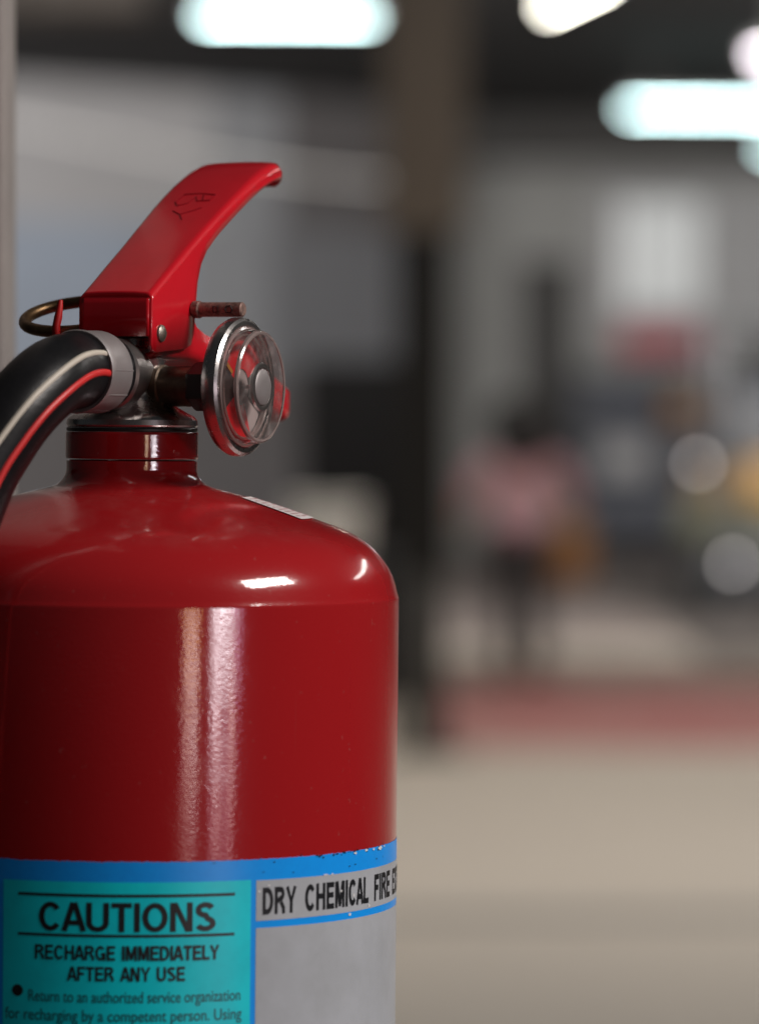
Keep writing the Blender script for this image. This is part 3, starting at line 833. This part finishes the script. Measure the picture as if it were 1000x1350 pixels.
def lettering(text, a0, a1, z0, cap, m, bold=0.0, r=.09076, parent=None, caps=True):
    cu = bpy.data.curves.new('text', 'FONT'); cu.body = text; cu.resolution_u = 4; cu.offset = bold
    o = bpy.data.objects.new('text', cu); COL.objects.link(o)
    dg = bpy.context.evaluated_depsgraph_get()
    me = bpy.data.meshes.new_from_object(o.evaluated_get(dg))
    bpy.data.objects.remove(o); 
    xs = [v.co.x for v in me.vertices]; x0, x1 = min(xs), max(xs)
    ch = .729
    for v in me.vertices:
        a = R(a0 + (a1 - a0) * (v.co.x - x0) / (x1 - x0)); z = z0 + v.co.y / ch * cap
        v.co = (r * math.sin(a), -r * math.cos(a), z)
    b = bmesh.new(); b.from_mesh(me); bpy.data.meshes.remove(me)
    return obj('lettering', b, m, parent or lab, O, smooth=False, recalc=False)


def arc(cx, cy, rx, ry, a0, a1, n=12):
    return [(cx + rx * math.cos(R(a0 + (a1 - a0) * k / n)), cy + ry * math.sin(R(a0 + (a1 - a0) * k / n))) for k in range(n + 1)]


def glyph(c, t):
    """strokes of a heavy block capital, height 1; returns (width, [polyline])"""
    h = t / 2; o = 1 - h
    if c == 'A': return .74, [[(h * .75, 0), (.37 - .02, 1)], [(.37 + .02, 1), (.74 - h * .75, 0)], [(.17, .30), (.57, .30)]]
    if c == 'B': return .68, [[(h, 0), (h, 1)], [(t, o), (.38, o)] + arc(.38, .76, .20, .24 - h, 90, -90, 8) + [(t, .52)], [(t, .50)] + arc(.40, .265, .22, .265 - h, 90, -90, 8) + [(t, h)]]
    if c == 'C': return .72, [arc(.37, .5, .37 - h, .5 - h, 38, 322, 22)]
    if c == 'D': return .70, [[(h, 0), (h, 1)], [(t, o), (.30, o)] + arc(.30, .5, .40 - h, .5 - h, 90, -90, 14) + [(t, h)]]
    if c == 'E': return .62, [[(h, 0), (h, 1)], [(t, o), (.62, o)], [(t, .52), (.57, .52)], [(t, h), (.62, h)]]
    if c == 'F': return .58, [[(h, 0), (h, 1)], [(t, o), (.58, o)], [(t, .50), (.52, .50)]]
    if c == 'G': return .75, [arc(.37, .5, .37 - h, .5 - h, 40, 345, 22), [(.42, .44), (.745, .44)], [(.745 - h, .44), (.745 - h, 0)]]
    if c == 'H': return .70, [[(h, 0), (h, 1)], [(.70 - h, 0), (.70 - h, 1)], [(t, .52), (.70 - t, .52)]]
    if c == 'I': return t, [[(h, 0), (h, 1)]]
    if c == 'L': return .57, [[(h, 0), (h, 1)], [(t, h), (.57, h)]]
    if c == 'M': return .82, [[(h, 0), (h, 1)], [(.82 - h, 0), (.82 - h, 1)], [(t * .8, 1), (.41, .06)], [(.41, .06), (.82 - t * .8, 1)]]
    if c == 'N': return .70, [[(h, 0), (h, 1)], [(.70 - h, 0), (.70 - h, 1)], [(t * .75, 1), (.70 - t * .75, 0)]]
    if c == 'O': return .78, [arc(.39, .5, .39 - h, .5 - h, 0, 360, 32)]
    if c == 'R': return .70, [[(h, 0), (h, 1)], [(t, o), (.40, o)] + arc(.40, .735, .27 - h, .265 - h, 90, -90, 8) + [(t, .47)], [(.42, .45), (.60, .22), (.62, 0)]]
    if c == 'S': return .66, [arc(.33, .735, .31 - h, .265 - h, 20, 270, 12) + arc(.33, .265, .33 - h, .265 - h, 90, -160, 12)[1:]]
    if c == 'T': return .62, [[(.31, 0), (.31, 1 - t)], [(0, o), (.62, o)]]
    if c == 'U': return .70, [[(h, 1), (h, .32)] + arc(.35, .32, .35 - h, .32 - h, 180, 360, 12) + [(.70 - h, 1)]]
    if c == 'X': return .70, [[(.08, 0), (.62, 1)], [(.08, 1), (.62, 0)]]
    if c == 'Y': return .70, [[(.35, 0), (.35, .42)], [(.07, 1), (.35, .42), (.63, 1)]]
    return .30, []


def block(text, a0, a1, z0, cap, m, t=.19, gap=.13, r=.09076):
    lines = []; x = 0
    prev = ''
    for c in text:
        wd, st_ = glyph(c, t)
        if (c == 'A' and prev not in ' ') or (prev == 'A' and c != ' ') or (prev == 'L' and c == 'Y'): x -= .06
        prev = c
        lines += [[(x + px_, py_) for px_, py_ in pl] for pl in st_]
        x += wd + (gap if c != ' ' else .12)
    x -= gap
    b = bmesh.new(); k = 0
    for pl in lines:
        k += 1; pts = [Vector(p) for p in pl]; A = []
        closed = (pts[0] - pts[-1]).length < 1e-5
        fine = []
        for p, q in zip(pts, pts[1:]): fine.append(p)
        fine.append(pts[-1])
        for i, p in enumerate(fine):
            a_ = fine[i - 1] if i else (fine[-2] if closed else p); c_ = fine[i + 1] if i < len(fine) - 1 else (fine[1] if closed else p)
            d0 = (p - a_).normalized() if (p - a_).length else (c_ - p).normalized()
            d1 = (c_ - p).normalized() if (c_ - p).length else d0
            n0 = Vector((-d0.y, d0.x)); n1 = Vector((-d1.y, d1.x)); nn = (n0 + n1)
            nn = nn.normalized() if nn.length > 1e-4 else n0
            sc = min(1.6, 1 / max(.3, nn.dot(n0)))
            A.append((p + nn * t / 2 * sc, p - nn * t / 2 * sc))
        vs = []
        for u, v in A:
            row = []
            for q in (u, v):
                an = R(a0 + (a1 - a0) * q.x / x); rr = r + k * 2e-6
                row.append(b.verts.new((rr * math.sin(an), -rr * math.cos(an), z0 + cap * min(1.012, max(-.012, q.y)))))
            vs.append(row)
        for p, q in zip(vs, vs[1:]): b.faces.new((p[0], p[1], q[1], q[0]))
    return obj('lettering', b, m, lab, O, smooth=False, recalc=False)


obj('rule', patch(-19.3, 25.3, 1.34775, 1.3487, .09076), M['ink'], lab, O, recalc=False)
obj('rule', patch(-19.3, 25.3, 1.3350, 1.3359, .09076), M['ink'], lab, O, recalc=False)
block('CAUTIONS', -14.8, 21.2, 1.3367, .0093, M['ink'], .175, .075)
block('RECHARGE IMMEDIATELY', -15.6, 22.0, 1.3276, .0047, M['ink'], .185, .09)
block('AFTER ANY USE', -8.8, 14.9, 1.3210, .0046, M['ink'], .185, .09)
lettering('Return to an authorized service organization', -16.9, 26.7, 1.3142, .0038, M['ink_soft'], .008)
lettering('for recharging by a competent person. Using', -22.0, 27.0, 1.3082, .0038, M['ink_soft'], .008)
dk = bmesh.new(); cv = []
for k in range(24):
    a = 2 * math.pi * k / 24; th = R(-19.3) + .0019 * math.cos(a) / .09
    cv.append(dk.verts.new((.09076 * math.sin(th), -.09076 * math.cos(th), 1.3173 + .0019 * math.sin(a))))
dk.faces.new(cv); obj('bullet', dk, M['ink'], lab, O, smooth=False, recalc=False)
block('DRY', 31.6, 39.8, 1.3411, .0087, M['ink'], .20, .10)
block('CHEMICAL', 42.2, 63.6, 1.3411, .0087, M['ink'], .20, .10)
block('FIRE', 66.5, 76.6, 1.3411, .0088, M['ink'], .20, .10)
block('EXTINGUISHER', 79.4, 113, 1.3411, .0087, M['ink'], .20, .10)
# scuffs along the label edge: white chips and black specks
ch = bmesh.new()
for a, z, da, dz in [(58, 1.3583, .9, .0007), (62.5, 1.3586, 1.3, .0008), (66, 1.3584, .8, .0006), (69.5, 1.3583, 2.0, .0011), (72, 1.3586, .7, .0006), (48, 1.3524, 1.3, .0004), (50, 1.3524, .6, .0004),
                     (64, 1.3400, .7, .0009), (56, 1.3384, .8, .0008), (30.8, 1.3487, .5, .0006), (33, 1.3505, .6, .0004), (53.0, 1.3465, .5, .0008), (57.4, 1.3445, .4, .0010), (55.5, 1.3478, .3, .0007)]:
    vs = []
    for k in range(9):
        t = 2 * math.pi * k / 9; q = random.uniform(.55, 1.1)
        aa = R(a + da * q * math.cos(t) * .7); vs.append(ch.verts.new((.0908 * math.sin(aa), -.0908 * math.cos(aa), z + dz * q * math.sin(t) * .7)))
    ch.faces.new(vs)
obj('edge_chip', ch, M['chip'], lab, O, smooth=False, recalc=False)['kind'] = 'stuff'
sp_ = bmesh.new()
for i in range(44):
    a = random.choice([random.uniform(20, 74), random.uniform(44, 72)]); z = 1.3588 + random.gauss(0, .0005); da = random.uniform(.1, .5); dz = random.uniform(.0001, .0004)
    if i < 6: z = 1.3560 - random.random() * .002
    vs = []
    for k in range(7):
        t = 2 * math.pi * k / 7; q = random.uniform(.5, 1.1)
        aa = R(a + da * q * math.cos(t)); vs.append(sp_.verts.new((.09078 * math.sin(aa), -.09078 * math.cos(aa), z + dz * q * math.sin(t))))
    sp_.faces.new(vs)
obj('dirt_speck', sp_, M['ink'], lab, O, smooth=False, recalc=False)['kind'] = 'stuff'


# ---- white inspection sticker on the shoulder, seen edge on
def dome(rr):
    pr = [(r, z) for r, z in prof if z > 1.4385 and r >= .0225][::-1]
    for (r0, z0), (r1, z1) in zip(pr, pr[1:]):
        if r0 <= rr <= r1: return z0 + (z1 - z0) * (rr - r0) / (r1 - r0)
    return pr[-1][1]


def dome_patch(p0, p1, r0, r1, off, nu=14, nv=8):
    b = bmesh.new(); g = []
    for i in range(nu + 1):
        ph = R(p0 + (p1 - p0) * i / nu); row = []
        for j in range(nv + 1):
            r = r0 + (r1 - r0) * j / nv
            row.append(b.verts.new((r * math.sin(ph), -r * math.cos(ph), dome(r) + off)))
        g.append(row)
    for i in range(nu):
        for j in range(nv): b.faces.new((g[i][j], g[i + 1][j], g[i + 1][j + 1], g[i][j + 1]))
    return b


stk = obj('shoulder_sticker', dome_patch(70, 108, .040, .0615, .0004), M['white'], ex, O)
ln = bmesh.new()
for k in range(9):
    r0 = .0420 + k * .0021
    for q in range(22):
        if random.random() < .25: continue
        p0 = 72 + q * 1.6; sub = dome_patch(p0, p0 + random.uniform(.6, 1.3), r0, r0 + .0008, .0006, 2, 1)
        tmp = bpy.data.meshes.new('t'); sub.to_mesh(tmp); sub.free(); ln.from_mesh(tmp); bpy.data.meshes.remove(tmp)
obj('small_print', ln, M['print_pink'], stk, O)['kind'] = 'stuff'

# ---- hand written marks on the lever
def on_lever(w, s, off=.00045):
    s -= 4
    return P(w, L0 + s, zl + ztop(s) * .001 + off)


mk = bmesh.new()
for pts in ([(-5.5, 66), (-6.5, 61), (-4.5, 58.5), (-1.5, 60), (-.5, 64)], [(-6, 66.5), (0, 67), (6.5, 66), (6, 62), (1.5, 61.5), (-.5, 65)], [(2, 66), (3.5, 62)],
            [(-4.5, 55), (-.5, 52.5), (4, 55.5)], [(-.5, 52.5), (2, 49)], [(4, 55.5), (5.5, 57)]):
    add_tube(mk, [on_lever(*p) for p in pts], .00020, 6)
obj('marker_writing', mk, M['marker'], lev, O)
